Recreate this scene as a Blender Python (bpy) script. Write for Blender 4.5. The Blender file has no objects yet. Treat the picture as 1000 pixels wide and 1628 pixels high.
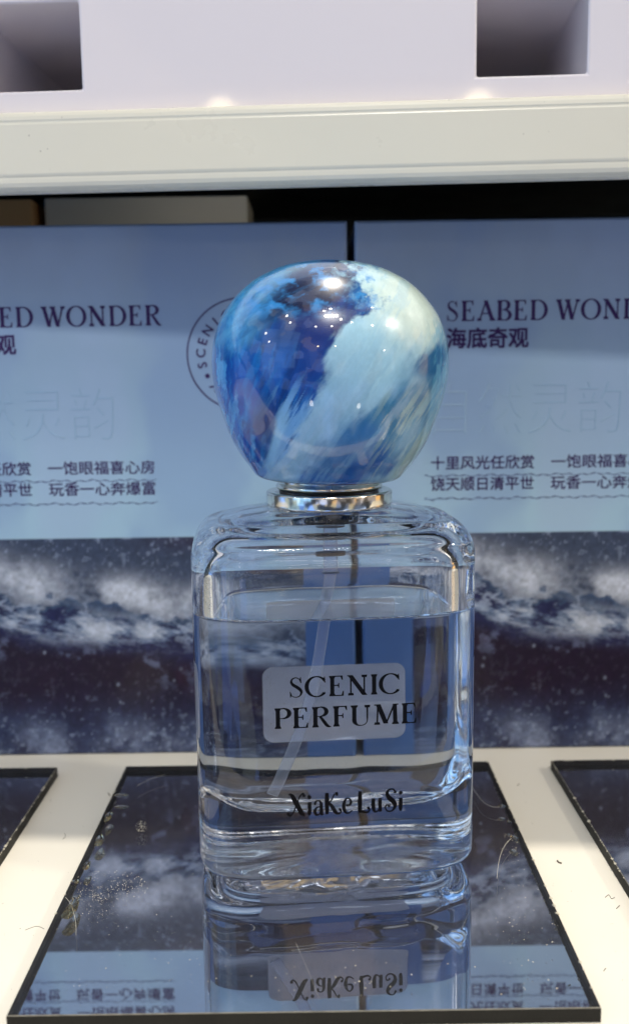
import bpy, bmesh, math, random
import numpy as np
from mathutils import Vector, Matrix
PI = math.pi
MM = 0.001
S = bpy.context.scene
COL = S.collection
rng = np.random.RandomState(7)
random.seed(7)

# ------------------------------------------------------------------ noise
_H = np.random.RandomState(11).rand(64, 64, 64)
def vnoise(x, y, z=0.0):
    x = np.asarray(x, float); y = np.asarray(y, float); z = np.zeros_like(x) + z
    xi, yi, zi = np.floor(x).astype(int), np.floor(y).astype(int), np.floor(z).astype(int)
    fx, fy, fz = x - xi, y - yi, z - zi
    fx, fy, fz = [f * f * f * (f * (f * 6 - 15) + 10) for f in (fx, fy, fz)]
    def h(a, b, c): return _H[(xi + a) % 64, (yi + b) % 64, (zi + c) % 64]
    x00 = h(0,0,0)*(1-fx)+h(1,0,0)*fx; x10 = h(0,1,0)*(1-fx)+h(1,1,0)*fx
    x01 = h(0,0,1)*(1-fx)+h(1,0,1)*fx; x11 = h(0,1,1)*(1-fx)+h(1,1,1)*fx
    return (x00*(1-fy)+x10*fy)*(1-fz) + (x01*(1-fy)+x11*fy)*fz
def fbm(x, y, z=0.0, o=5, g=0.5):
    s = 0; a = 1; t = 0; f = 1
    for i in range(o):
        s = s + a * vnoise(np.asarray(x)*f + 17.3*i, np.asarray(y)*f + 5.1*i, np.asarray(z)*f + 3.7*i); t += a; a *= g; f *= 2.03
    return s / t
def sstep(a, b, x):
    t = np.clip((x - a) / (b - a), 0, 1); return t*t*(3-2*t)
def srgb(r, g, b):
    return tuple(((c/255)/12.92 if c/255 <= .04045 else ((c/255+.055)/1.055)**2.4) for c in (r, g, b))

# ------------------------------------------------------------------ helpers
def link(o, parent=None):
    COL.objects.link(o)
    if parent is not None: o.parent = parent
    return o
def meshobj(name, verts, faces, mats, parent=None, smooth=False, mi=None):
    me = bpy.data.meshes.new(name)
    me.from_pydata([tuple(v) for v in verts], [], [tuple(f) for f in faces])
    for m in (mats if isinstance(mats, (list, tuple)) else [mats]): me.materials.append(m)
    if smooth: me.polygons.foreach_set('use_smooth', [True]*len(me.polygons))
    if mi is not None: me.polygons.foreach_set('material_index', mi)
    me.update()
    return link(bpy.data.objects.new(name, me), parent)
def bmobj(name, bm, mats, parent=None, smooth=False):
    me = bpy.data.meshes.new(name); bm.to_mesh(me); bm.free()
    for m in (mats if isinstance(mats, (list, tuple)) else [mats]): me.materials.append(m)
    if smooth: me.polygons.foreach_set('use_smooth', [True]*len(me.polygons))
    return link(bpy.data.objects.new(name, me), parent)
def tag(o, label, cat, group=None, kind=None):
    o['label'] = label; o['category'] = cat
    if group: o['group'] = group
    if kind: o['kind'] = kind
    return o
def empty(name, loc, rz=0):
    o = bpy.data.objects.new(name, None); o.empty_display_size = .01
    o.location = loc; o.rotation_euler = (0, 0, rz); return link(o)
def boxbm(bm, x0, x1, y0, y1, z0, z1, bev=0, seg=3):
    r = bmesh.ops.create_cube(bm, size=1)
    vs = r['verts']
    for v in vs:
        v.co = Vector(((x0+x1)/2 + v.co.x*(x1-x0), (y0+y1)/2 + v.co.y*(y1-y0), (z0+z1)/2 + v.co.z*(z1-z0)))
    if bev:
        es = list({e for v in vs for e in v.link_edges})
        bmesh.ops.bevel(bm, geom=es, offset=bev, segments=seg, profile=.6, affect='EDGES')

# ------------------------------------------------------------------ materials
class NT:
    def __init__(s, name):
        s.m = bpy.data.materials.new(name); s.m.use_nodes = True
        s.t = s.m.node_tree; s.t.nodes.clear()
        s.out = s.t.nodes.new('ShaderNodeOutputMaterial')
    def n(s, typ, ins={}, **kw):
        nd = s.t.nodes.new(typ)
        for k, v in kw.items(): setattr(nd, k, v)
        for k, v in ins.items():
            sock = nd.inputs[k]
            if isinstance(v, bpy.types.NodeSocket): s.t.links.new(v, sock)
            else: sock.default_value = v
        return nd
    def ramp(s, fac, pts):
        r = s.n('ShaderNodeValToRGB', {'Fac': fac}); e = r.color_ramp.elements
        while len(e) < len(pts): e.new(.5)
        for q, (p, c) in zip(e, pts):
            q.position = p; q.color = (c, c, c, 1) if isinstance(c, (int, float)) else (*c, 1)
        return r.outputs['Color']
    def fin(s, shader):
        s.t.links.new(shader, s.out.inputs['Surface']); return s.m
def rgba(c): return (c[0], c[1], c[2], 1)

def plastic(name, col, col2=None, rough=.35, spec=.5, scale=60, bump=.02, coat=0, coat_r=.05, speck=0):
    t = NT(name)
    tc = t.n('ShaderNodeTexCoord').outputs['Object']
    nz = t.n('ShaderNodeTexNoise', {'Vector': tc, 'Scale': scale, 'Detail': 6.0, 'Roughness': .6})
    c = t.n('ShaderNodeMix', {'Factor': nz.outputs['Fac']}, data_type='RGBA')
    c.inputs[6].default_value = rgba(col); c.inputs[7].default_value = rgba(col2 or tuple(x*.93 for x in col))
    colo = c.outputs[2]
    if speck:
        v = t.n('ShaderNodeTexVoronoi', {'Vector': tc, 'Scale': scale*16, 'Randomness': 1.0})
        w = t.ramp(v.outputs['Distance'], [(0, 1.0), (.05, 1.0), (.09, 0.0)])
        nz3 = t.n('ShaderNodeTexNoise', {'Vector': tc, 'Scale': scale*2.1, 'Detail': 2.0})
        g = t.ramp(nz3.outputs['Fac'], [(.6, 0.0), (.66, speck)])
        mm = t.n('ShaderNodeMath', {0: w, 1: g}, operation='MULTIPLY')
        c2 = t.n('ShaderNodeMix', {'Factor': mm.outputs[0], 6: colo}, data_type='RGBA')
        c2.inputs[7].default_value = (.12, .09, .07, 1); colo = c2.outputs[2]
    rr = t.ramp(nz.outputs['Fac'], [(.3, rough*.8), (.7, rough*1.25)])
    nz2 = t.n('ShaderNodeTexNoise', {'Vector': tc, 'Scale': scale*25, 'Detail': 4.0})
    bp = t.n('ShaderNodeBump', {'Height': nz2.outputs['Fac'], 'Strength': bump, 'Distance': .0002})
    p = t.n('ShaderNodeBsdfPrincipled', {'Base Color': colo, 'Roughness': rr, 'Specular IOR Level': spec,
            'Normal': bp.outputs[0], 'Coat Weight': coat, 'Coat Roughness': coat_r})
    return t.fin(p.outputs[0])
def glassmat(name, ior, tint=(1, 1, 1), rough=0.0, wav=0.0, wscale=140):
    t = NT(name)
    ins = {'Color': rgba(tint), 'Roughness': rough, 'IOR': ior}
    if wav:
        tc = t.n('ShaderNodeTexCoord').outputs['Object']
        nz = t.n('ShaderNodeTexNoise', {'Vector': tc, 'Scale': wscale, 'Detail': 2.0})
        bp = t.n('ShaderNodeBump', {'Height': nz.outputs['Fac'], 'Strength': wav, 'Distance': .001})
        ins['Normal'] = bp.outputs[0]
    g = t.n('ShaderNodeBsdfGlass', ins)
    return t.fin(g.outputs[0])
def ink(name, col, rough=.4):
    return plastic(name, col, rough=rough, spec=.12, scale=400, bump=0)

M = {}
M['glass'] = glassmat('clear_glass', 1.50, (.985, .992, 1.0))
def dustyglass(name, ior, tint, lo, hi, etched=False):
    t = NT(name)
    tc = t.n('ShaderNodeTexCoord').outputs['Object']
    g = t.n('ShaderNodeBsdfGlass', {'Color': rgba(tint), 'Roughness': .0 if not etched else .04, 'IOR': ior})
    nz = t.n('ShaderNodeTexNoise', {'Vector': tc, 'Scale': 130.0 if etched else 60.0, 'Detail': 7.0, 'Roughness': .65})
    nf = t.n('ShaderNodeTexNoise', {'Vector': tc, 'Scale': 3200.0, 'Detail': 2.0})
    a = t.ramp(nz.outputs['Fac'], [(.42, lo), (.66, hi)])
    b = t.ramp(nf.outputs['Fac'], [(.60, .0), (.72, 1.0 if not etched else .35)])
    f = t.n('ShaderNodeMath', {0: b, 1: a}, operation='MULTIPLY')
    fac = a if etched else f.outputs[0]
    d = t.n('ShaderNodeBsdfDiffuse', {'Color': (.80, .82, .86, 1)}); tl = t.n('ShaderNodeBsdfTranslucent', {'Color': (.80, .84, .90, 1)})
    dt = t.n('ShaderNodeMixShader', {0: .5, 1: d.outputs[0], 2: tl.outputs[0]})
    m = t.n('ShaderNodeMixShader', {0: fac, 1: g.outputs[0], 2: dt.outputs[0]})
    return t.fin(m.outputs[0])
M['glass'] = dustyglass('clear_glass', 1.50, (.985, .992, 1.0), .02, .22)
M['etched'] = dustyglass('etched_glass_base', 1.50, (.985, .992, 1.0), .16, .55, True)
M['liquid_wall'] = glassmat('liquid_against_glass', 1.36/1.50, (.95, .975, 1.0))
M['liquid_top'] = glassmat('liquid_surface', 1.36, (1, 1, 1))
M['ink_black'] = ink('black_print', (.004, .004, .006), .35)
M['ink_purple'] = ink('purple_print', srgb(62, 44, 92), .5)
M['ink_line'] = ink('grey_blue_print', srgb(88, 92, 130), .5)
M['lip'] = plastic('cream_white_enamel', (.80, .765, .64), (.76, .73, .61), rough=.3, scale=25, bump=.03, speck=.35)
M['riser'] = plastic('lavender_white_acrylic', (.80, .75, .77), (.77, .72, .75), rough=.45, scale=14, bump=.004, speck=.3, coat=.5, coat_r=.045)
M['table'] = plastic('glossy_cream_acrylic', (.79, .76, .67), (.75, .72, .64), rough=.13, scale=22, bump=.02, speck=.45)
M['dark'] = plastic('matt_black_panel', (.006, .008, .008), rough=.5, scale=30)
M['wallm'] = plastic('dark_back_panel', (.005, .009, .009), rough=.45, scale=12)
M['cream_card'] = plastic('cream_card', (.80, .76, .64), rough=.6, scale=20)
M['tan_card'] = plastic('tan_card', (.70, .42, .18), rough=.6, scale=20)

def metal():
    t = NT('polished_metal')
    tc = t.n('ShaderNodeTexCoord').outputs['Object']
    nz = t.n('ShaderNodeTexNoise', {'Vector': tc, 'Scale': 300.0, 'Detail': 5.0})
    bp = t.n('ShaderNodeBump', {'Height': nz.outputs['Fac'], 'Strength': .06, 'Distance': .0003})
    r = t.ramp(nz.outputs['Fac'], [(.35, .10), (.7, .18)])
    p = t.n('ShaderNodeBsdfPrincipled', {'Base Color': (.90, .85, .74, 1), 'Metallic': 1.0, 'Roughness': r, 'Normal': bp.outputs[0]})
    return t.fin(p.outputs[0])
M['metal'] = metal()

def attrmat(name, rough, coat=0, coat_r=.03, spec=.5, bump=0, bscale=300, det=None):
    t = NT(name)
    a = t.n('ShaderNodeAttribute', attribute_name='Col')
    tc = t.n('ShaderNodeTexCoord').outputs['Object']
    nz = t.n('ShaderNodeTexNoise', {'Vector': tc, 'Scale': bscale, 'Detail': 5.0})
    colo = a.outputs['Color']
    ins = {'Base Color': colo, 'Roughness': rough, 'Coat Weight': coat, 'Coat Roughness': coat_r, 'Specular IOR Level': spec}
    if bump:
        bp = t.n('ShaderNodeBump', {'Height': nz.outputs['Fac'], 'Strength': bump, 'Distance': .0003}); ins['Normal'] = bp.outputs[0]
        ins['Coat Normal'] = bp.outputs[0]
    p = t.n('ShaderNodeBsdfPrincipled', ins)
    return t.fin(p.outputs[0])
M['cap'] = attrmat('glazed_marbled_cap', .25, coat=1.0, coat_r=.01, bump=.03, bscale=60)
M['print'] = attrmat('printed_film_card', .42, spec=.3, coat=.14, coat_r=.12, bump=.03, bscale=90)
M['boxside'] = plastic('lilac_card_side', srgb(150, 170, 215), rough=.3, scale=30)

def tubemat():
    t = NT('translucent_plastic_tube')
    tr = t.n('ShaderNodeBsdfTransparent', {'Color': (.9, .93, 1, 1)})
    p = t.n('ShaderNodeBsdfPrincipled', {'Base Color': (.75, .80, .9, 1), 'Roughness': .25})
    lw = t.n('ShaderNodeLayerWeight', {'Blend': .45})
    f = t.ramp(lw.outputs['Facing'], [(0, .14), (.5, .24), (1, .75)])
    m = t.n('ShaderNodeMixShader', {0: f, 1: tr.outputs[0], 2: p.outputs[0]})
    return t.fin(m.outputs[0])
M['tube'] = tubemat()
def labelmat():
    t = NT('frosted_sticker')
    tc = t.n('ShaderNodeTexCoord').outputs['Object']
    nz = t.n('ShaderNodeTexNoise', {'Vector': tc, 'Scale': 200.0, 'Detail': 5.0})
    c = t.ramp(nz.outputs['Fac'], [(.3, (.66, .68, .78)), (.7, (.78, .79, .88))])
    tl = t.n('ShaderNodeBsdfTranslucent', {'Color': c})
    p = t.n('ShaderNodeBsdfPrincipled', {'Base Color': c, 'Roughness': .5})
    m = t.n('ShaderNodeMixShader', {0: .35, 1: p.outputs[0], 2: tl.outputs[0]})
    return t.fin(m.outputs[0])
M['label'] = labelmat()

# mirror plate: clear acrylic sheet, silvered underneath
def mirrormat():
    t = NT('silvered_underside')
    tc = t.n('ShaderNodeTexCoord').outputs['Object']
    nz = t.n('ShaderNodeTexNoise', {'Vector': tc, 'Scale': 30.0, 'Detail': 6.0})
    c = t.ramp(nz.outputs['Fac'], [(.3, (.54, .57, .66)), (.7, (.60, .63, .72))])
    p = t.n('ShaderNodeBsdfPrincipled', {'Base Color': c, 'Metallic': 1.0, 'Roughness': .012})
    return t.fin(p.outputs[0])
def acrylictop():
    t = NT('scuffed_acrylic_face')
    tc = t.n('ShaderNodeTexCoord').outputs['Object']
    g = t.n('ShaderNodeBsdfGlass', {'Color': (1, 1, 1, 1), 'Roughness': 0.0, 'IOR': 1.16})
    # dust and smears lying on the face
    nz = t.n('ShaderNodeTexNoise', {'Vector': tc, 'Scale': 55.0, 'Detail': 8.0, 'Roughness': .65})
    nf = t.n('ShaderNodeTexNoise', {'Vector': tc, 'Scale': 2600.0, 'Detail': 3.0})
    a = t.ramp(nz.outputs['Fac'], [(.48, .015), (.68, .08)])
    b = t.ramp(nf.outputs['Fac'], [(.60, 0.0), (.70, 1.0)])
    mp = t.n('ShaderNodeMapping', {'Vector': tc, 'Scale': (30, 700, 1), 'Rotation': (0, 0, .9)})
    sc = t.n('ShaderNodeTexNoise', {'Vector': mp.outputs[0], 'Scale': 4.0, 'Detail': 2.0})
    s_ = t.ramp(sc.outputs['Fac'], [(.70, 0.0), (.74, .10)])
    f = t.n('ShaderNodeMath', {0: a, 1: b}, operation='MULTIPLY')
    f1 = t.n('ShaderNodeMath', {0: f.outputs[0], 1: .02}, operation='ADD')
    f2 = t.n('ShaderNodeMath', {0: f1.outputs[0], 1: s_}, operation='ADD')
    d = t.n('ShaderNodeBsdfDiffuse', {'Color': (.62, .62, .62, 1)})
    m = t.n('ShaderNodeMixShader', {0: f2.outputs[0], 1: g.outputs[0], 2: d.outputs[0]})
    return t.fin(m.outputs[0])
M['mirror'] = mirrormat(); M['acrylic'] = acrylictop()
M['edge'] = plastic('dark_cut_edge', (.012, .012, .011), (.03, .029, .026), rough=.5, spec=.1, scale=120, bump=.3)
M['chip'] = plastic('whitish_scuffed_chip', (.62, .58, .46), rough=.5, scale=300, bump=.5)
M['glue'] = glassmat('clear_glue', 1.45, (1, .97, .88), wav=.2, wscale=600)

# ------------------------------------------------------------------ lettering
def ribbon(pts, ws):
    """polyline with widths -> one polygon strip (list of quads)"""
    n = len(pts); L = []; R = []
    for i in range(n):
        a = pts[max(i-1, 0)]; b = pts[min(i+1, n-1)]
        dx, dy = b[0]-a[0], b[1]-a[1]; l = math.hypot(dx, dy) or 1
        nx, ny = -dy/l, dx/l; w = ws[i]/2
        L.append((pts[i][0]+nx*w, pts[i][1]+ny*w)); R.append((pts[i][0]-nx*w, pts[i][1]-ny*w))
    return [[R[i], R[i+1], L[i+1], L[i]] for i in range(n-1)]
def catmull(P, k=8):
    out = []
    Q = [P[0]] + list(P) + [P[-1]]
    for i in range(1, len(Q)-2):
        for j in range(k):
            t = j/k; p0, p1, p2, p3 = Q[i-1], Q[i], Q[i+1], Q[i+2]
            out.append(tuple(.5*((2*p1[d])+(-p0[d]+p2[d])*t+(2*p0[d]-5*p1[d]+4*p2[d]-p3[d])*t*t+(-p0[d]+3*p1[d]-3*p2[d]+p3[d])*t**3) for d in range(len(P[0]))))
    out.append(tuple(P[-1])); return out
WF = 1.0
def spl(P):   # points (x,y,w)
    c = catmull(P); return ribbon([(p[0], p[1]) for p in c], [p[2]*WF for p in c])
def disc(cx, cy, r, n=14):
    return [[(cx+r*math.cos(2*PI*i/n), cy+r*math.sin(2*PI*i/n)) for i in range(n)]]
def glyph(ch, T=.175, t=.058):
    G = []
    def bar(x0, y0, x1, y1, w): G.append(ribbon([(x0, y0), (x1, y1)], [w, w]))
    def par(x0, y0, x1, y1, w):   # diagonal with horizontal cut ends
        G.append([[(x0-w/2, y0), (x0+w/2, y0), (x1+w/2, y1), (x1-w/2, y1)]])
    def serif(x, y, h=.13, d=1):  # d=+1 foot at baseline, -1 at top
        G.append([[(x-h, y), (x+h, y), (x+h, y+d*t*.8), (x+T*.55, y+d*t*2.2), (x-T*.55, y+d*t*2.2), (x-h, y+d*t*.8)]])
    def stem(x, top=1, w=T, lo=True, hi=True):
        bar(x, 0, x, top, w)
        if lo: serif(x, 0)
        if hi: serif(x, top, d=-1)
    def arc(cx, cy, rx, ry, a0, a1, tm=T, n=22):
        pts = []; ws = []
        for i in range(n+1):
            a = math.radians(a0+(a1-a0)*i/n)
            pts.append((cx+rx*math.cos(a), cy+ry*math.sin(a))); ws.append(t+(tm-t)*abs(math.cos(a))**1.6)
        G.append(ribbon(pts, ws))
    def tick(x, y, d, h=.2, s=1):  # beak at the end of an arm
        G.append([[(x-.11, y), (x, y), (x+.01*s, y+d*h), (x-.03, y+d*h)]])
    if ch == 'I': stem(.17); w = .34
    elif ch in 'EF':
        stem(.17); G.append([[(.17, 1-t), (.60, 1-t), (.60, 1), (.17, 1)]]); tick(.60, 1, -1, .22)
        G.append([[(.17, .5), (.46, .5), (.46, .5+t), (.17, .5+t)]]); G.append([[(.42, .40), (.46, .40), (.46, .64), (.42, .64), (.40, .55), (.40, .49)]])
        if ch == 'E': G.append([[(.17, 0), (.64, 0), (.64, t), (.17, t)]]); tick(.64, 0, 1, .25)
        w = .72 if ch == 'E' else .66
    elif ch == 'P':
        stem(.17); arc(.36, .74, .27, .245, -90, 90); G.append([[(.17, 1-t), (.37, 1-t), (.37, 1), (.17, 1)]]); G.append([[(.17, .475), (.37, .475), (.37, .515), (.17, .515)]]); w = .69
    elif ch == 'R':
        stem(.17); arc(.36, .76, .26, .225, -90, 90); G.append([[(.17, 1-t), (.37, 1-t), (.37, 1), (.17, 1)]]); G.append([[(.17, .51), (.40, .51), (.40, .55), (.17, .55)]])
        G.append(spl([(.36, .53, .10), (.52, .27, .14), (.66, .06, .13), (.80, 0.01, .04)])); w = .80
    elif ch == 'B':
        stem(.17); arc(.36, .765, .24, .22, -90, 90); arc(.38, .27, .29, .255, -90, 90)
        for a_, b_ in ((1-t, 1), (.51, .55), (0, t)): G.append([[(.17, a_), (.39, a_), (.39, b_), (.17, b_)]])
        w = .75
    elif ch == 'D':
        stem(.17); arc(.36, .5, .43, .48, -90, 90)
        for a_, b_ in ((1-t, 1), (0, t)): G.append([[(.17, a_), (.37, a_), (.37, b_), (.17, b_)]])
        w = .88
    elif ch == 'O': arc(.47, .5, .41, .49, 0, 360, n=44); w = .95
    elif ch == 'C':
        arc(.47, .5, .41, .49, 38, 322, n=34)
        G.append([[(.79, .98), (.82, .98), (.84, .68), (.80, .68), (.74, .80)]]); G.append([[(.79, .22), (.83, .24), (.83, .16), (.76, .13)]]); w = .90
    elif ch == 'S':
        G.append(spl([(.50, .76, .03), (.44, .90, .045), (.30, .97, .05), (.16, .90, .07), (.12, .76, .10), (.20, .62, .14), (.36, .50, .15), (.48, .38, .14), (.53, .24, .10), (.46, .08, .06), (.31, .02, .045), (.14, .08, .04), (.08, .24, .03)]))
        G.append([[(.49, .99), (.52, .99), (.54, .70), (.50, .70), (.45, .85)]]); G.append([[(.06, .01), (.09, .01), (.13, .15), (.08, .30), (.05, .30)]]); w = .64
    elif ch == 'N':
        bar(.17, 0, .17, 1, t*1.2); bar(.73, 0, .73, 1, t*1.2); par(.14, 1, .75, 0, T*1.25); serif(.17, 0, .12); serif(.73, 1, .12, -1); G.append([[(.02, 1-t), (.2, 1-t), (.2, 1), (.02, 1)]]); w = .92
    elif ch == 'M':
        bar(.17, 0, .20, 1, t*1.2); bar(.92, 0, .89, 1, T); par(.21, 1, .53, .05, T*1.15); par(.88, 1, .54, .05, t*1.3); serif(.17, 0, .12); serif(.92, 0, .14)
        G.append([[(.05, 1-t), (.26, 1-t), (.26, 1), (.05, 1)]]); G.append([[(.86, 1-t), (1.04, 1-t), (1.04, 1), (.86, 1)]]); w = 1.09
    elif ch == 'U':
        bar(.19, .35, .19, 1, T); bar(.72, .35, .72, 1, t*1.2); serif(.19, 1, .15, -1); serif(.72, 1, .12, -1)
        G.append(spl([(.19, .40, T), (.20, .20, T), (.30, .05, .09), (.46, .01, .05), (.62, .06, .045), (.71, .20, .045), (.72, .40, t*1.2)])); w = .90
    elif ch == 'A':
        par(.10, 0, .42, 1, t*1.3); par(.74, 0, .40, 1, T*1.1); G.append([[(.2, .33), (.62, .33), (.62, .33+t), (.2, .33+t)]]); serif(.10, 0, .11); serif(.74, 0, .14); w = .84
    elif ch == 'W':
        par(.13, 1, .38, 0, T*1.05); par(.38, 0, .60, .97, t*1.3); par(.56, 1, .80, 0, T*1.05); par(.80, 0, 1.06, 1, t*1.3)
        serif(.14, 1, .14, -1); serif(.57, 1, .14, -1); serif(1.06, 1, .11, -1); w = 1.16
    else: w = .22
    return G, w
FANCY = {
 'X': ([[(.02,.92,.05),(.10,.95,.07),(.22,.80,.15),(.42,.42,.17),(.60,.10,.14),(.74,.02,.05)], [(.70,.86,.10),(.66,.96,.06),(.52,.86,.045),(.36,.50,.045),(.20,.14,.05),(.06,.02,.06),(-.03,.12,.10)]], [(-.01,.10,.075),(.69,.87,.065)], .80),
 'i': ([[(.14,.58,.13),(.14,.30,.13),(.13,.10,.12),(.15,.0,.05)]], [(.14,.80,.085)], .30),
 'a': ([[(.08,.50,.10),(.14,.61,.05),(.28,.62,.05),(.36,.50,.10),(.36,.25,.12),(.38,.06,.12),(.46,.02,.04)], [(.36,.36,.04),(.18,.34,.05),(.08,.20,.10),(.12,.04,.09),(.24,.02,.05),(.36,.16,.04)]], [(.09,.50,.055)], .50),
 'K': ([[(.13,.95,.13),(.12,.5,.15),(.13,.02,.11)], [(.58,.86,.09),(.56,.95,.05),(.44,.84,.05),(.32,.62,.05),(.18,.50,.05)], [(.20,.52,.07),(.36,.34,.13),(.50,.10,.12),(.64,.02,.07),(.76,.10,.05),(.72,.22,.07)]], [(.57,.86,.06),(.71,.20,.06)], .80),
 'e': ([[(.20,.36,.05),(.36,.40,.08),(.40,.54,.08),(.30,.68,.05),(.16,.62,.07),(.08,.36,.13),(.14,.08,.09),(.30,.03,.05),(.46,.14,.04)]], [(.22,.37,.05)], .52),
 'L': ([[(.14,.96,.11),(.13,.5,.15),(.12,.08,.13)], [(.06,.05,.06),(.24,.06,.08),(.42,.02,.07),(.56,.10,.05),(.52,.22,.07)]], [(.51,.20,.06)], .62),
 'u': ([[(.12,.62,.12),(.11,.30,.14),(.16,.06,.09),(.28,.03,.05),(.40,.16,.05)], [(.42,.62,.12),(.42,.30,.13),(.44,.02,.10)]], [], .56),
 'S': ([[(.56,.84,.07),(.46,.97,.05),(.28,.96,.06),(.18,.80,.12),(.28,.60,.16),(.46,.44,.16),(.54,.24,.12),(.42,.04,.06),(.22,.02,.05),(.10,.16,.05),(.16,.30,.05),(.28,.26,.05)]], [(.55,.84,.06),(.26,.25,.055)], .66),
}
def fancy_word(s):
    P = []; x = 0
    for ch in s:
        if ch == ' ': x += .16; continue
        st, ds, w = FANCY[ch]
        for q in st: P.append([[(px+x, py) for px, py in f] for f in spl(q)])
        for d in ds: P.append([[(px+x, py) for px, py in f] for f in disc(d[0], d[1], d[2])])
        x += w
    return P, x
def serif_word(s, track=.05):
    P = []; x = 0
    for ch in s:
        G, w = glyph(ch)
        for g in G: P.append([[(px+x, py) for px, py in f] for f in g])
        x += w + track
    return P, x - track
def clean(f):
    a = sum(f[i][0]*f[(i+1) % len(f)][1]-f[(i+1) % len(f)][0]*f[i][1] for i in range(len(f)))
    return f if a > 0 else f[::-1]
def place_strokes(words, surf, lift=.03, sub=.0012):
    """words: list of (strokes, x0, z0, sx, sz, total_width, slant) in mm -> verts/faces, facing -y.  surf(x,z)->y of the surface"""
    V = []; F = []; k = 0
    for P, x0, z0, sx, sz in words:
        for g in P:
            off = lift + (k % 9)*sub; k += 1
            for f in g:
                f = clean(f); b = len(V)
                for px, py in f:
                    X = x0+px*sx; Z = z0+py*sz
                    V.append((X*MM, (surf(X, Z)-off)*MM, Z*MM))
                F.append(list(range(b, b+len(f))))
    return V, F
def cjk_mesh(text, size, bold=0.0, spacing=1.0, extrude=0.0, bevel=0.0):
    cu = bpy.data.curves.new('tmp_text', 'FONT'); cu.body = text; cu.size = size; cu.offset = bold; cu.extrude = extrude
    cu.bevel_depth = bevel
    cu.space_character = spacing; cu.resolution_u = 3
    o = bpy.data.objects.new('tmp_text', cu); COL.objects.link(o)
    dg = bpy.context.evaluated_depsgraph_get(); dg.update()
    me = bpy.data.meshes.new_from_object(o.evaluated_get(dg))
    V = [tuple(v.co) for v in me.vertices]; F = [tuple(p.vertices) for p in me.polygons]
    bpy.data.objects.remove(o); bpy.data.curves.remove(cu); bpy.data.meshes.remove(me)
    return V, F

# ------------------------------------------------------------------ bottle
BX, BY = 2.6, 164.0
bottle = empty('perfume_bottle', (BX*MM, BY*MM, 0), math.radians(4.5))
tag(bottle, 'clear glass perfume bottle with marbled blue ball cap, standing on the middle mirror plate', 'perfume bottle')
NSEG = 288
def section(a, b, n):
    th = np.arange(NSEG)/NSEG*2*PI
    # denser sampling around the corners: walk by superellipse parameter
    c, s = np.cos(th), np.sin(th)
    # blend of parametric and polar form keeps the faces evenly split
    e = 2.0/n
    x = a*np.sign(c)*np.abs(c)**e; y = b*np.sign(s)*np.abs(s)**e
    # polar resample
    r = (np.abs(c/a)**n+np.abs(s/b)**n)**(-1/n)
    return np.stack([c*r, s*r], 1)
def arcp(p0, p1, c, k):   # quarter ellipse from p0 to p1 with centre c : list of (u,v)
    out = []
    for i in range(k+1):
        t = i/k*PI/2
        out.append((c[0]+(p0[0]-c[0])*math.cos(t)+(p1[0]-c[0])*math.sin(t), c[1]+(p0[1]-c[1])*math.cos(t)+(p1[1]-c[1])*math.sin(t)))
    return out
def loft(rings, cap0=None, cap1=None, disp=None):
    """rings: (z,a,b,n) list; cap0/cap1: z of centre point closing the ends"""
    V = []; F = []
    for (z, a, b, n) in rings:
        s = section(a, b, n)
        for x, y in s: V.append((x, y, z))
    R = len(rings)
    for i in range(R-1):
        for j in range(NSEG):
            k = (j+1) % NSEG
            F.append((i*NSEG+j, i*NSEG+k, (i+1)*NSEG+k, (i+1)*NSEG+j))
    if cap0 is not None:
        V.append((0, 0, cap0)); c = len(V)-1
        for j in range(NSEG): F.append((c, (j+1) % NSEG, j))
    if cap1 is not None:
        V.append((0, 0, cap1)); c = len(V)-1; o = (R-1)*NSEG
        for j in range(NSEG): F.append((c, o+j, o+(j+1) % NSEG))
    V = np.array(V, float)
    if disp is not None: V = disp(V)
    return V, F
A, B, N = 24.2, 16.0, 4.6
LIQ = 45.6
outer = []
for f in (.12, .3, .5, .7, .85, .95, 1.0): outer.append((.05+1.0*(1-f**3), (A-4.4)*f, (B-4.4)*f, N*f+2.4*(1-f)))
outer += [(0, A-4.2, B-4.2, N), (.05, A-3.9, B-3.9, N), (.4, A-3.6, B-3.6, N), (.75, A-3.3, B-3.3, N), (.9, A-2.9, B-2.9, N)]
for u, v in arcp((2.4, .95), (0, 3.35), (2.4, 3.35), 12): outer.append((v, A-u, B-u, N))
for z in (3.6, 4.2, 6, 9, 14, 20, 26, 32, 38, 44, 48, 51, 52.5, 53.6): outer.append((z, A, B, N))
fb = lambda v: 3.5*((math.sqrt((v-57.9)**2+.12)+(v-57.9))/2)/3.45
for u, v in arcp((0, 55.0), (4.6, 61.2), (4.6, 55.0), 30): outer.append((v, A-u, B-fb(v)+fb(55), N-.5*(u/4.6)))
for i in range(1, 25):      # nearly flat shoulder running in to the neck circle
    t = i/24
    a = (A-4.6)*(1-t)+11.0*t; b = (B-3.5)*(1-t)+11.0*t
    outer.append((61.2+1.6*(t*(1.6-.6*t)), a, b, N-.5+(2.5-N)*t**1.3))
outer += [(62.9, 10.6, 10.6, 2), (63.0, 8.4, 8.4, 2), (63.4, 8.0, 8.0, 2), (67.5, 8, 8, 2), (68, 7.6, 7.6, 2), (68, 5.6, 5.6, 2), (67.5, 5.2, 5.2, 2), (62, 5.2, 5.2, 2)]
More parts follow.
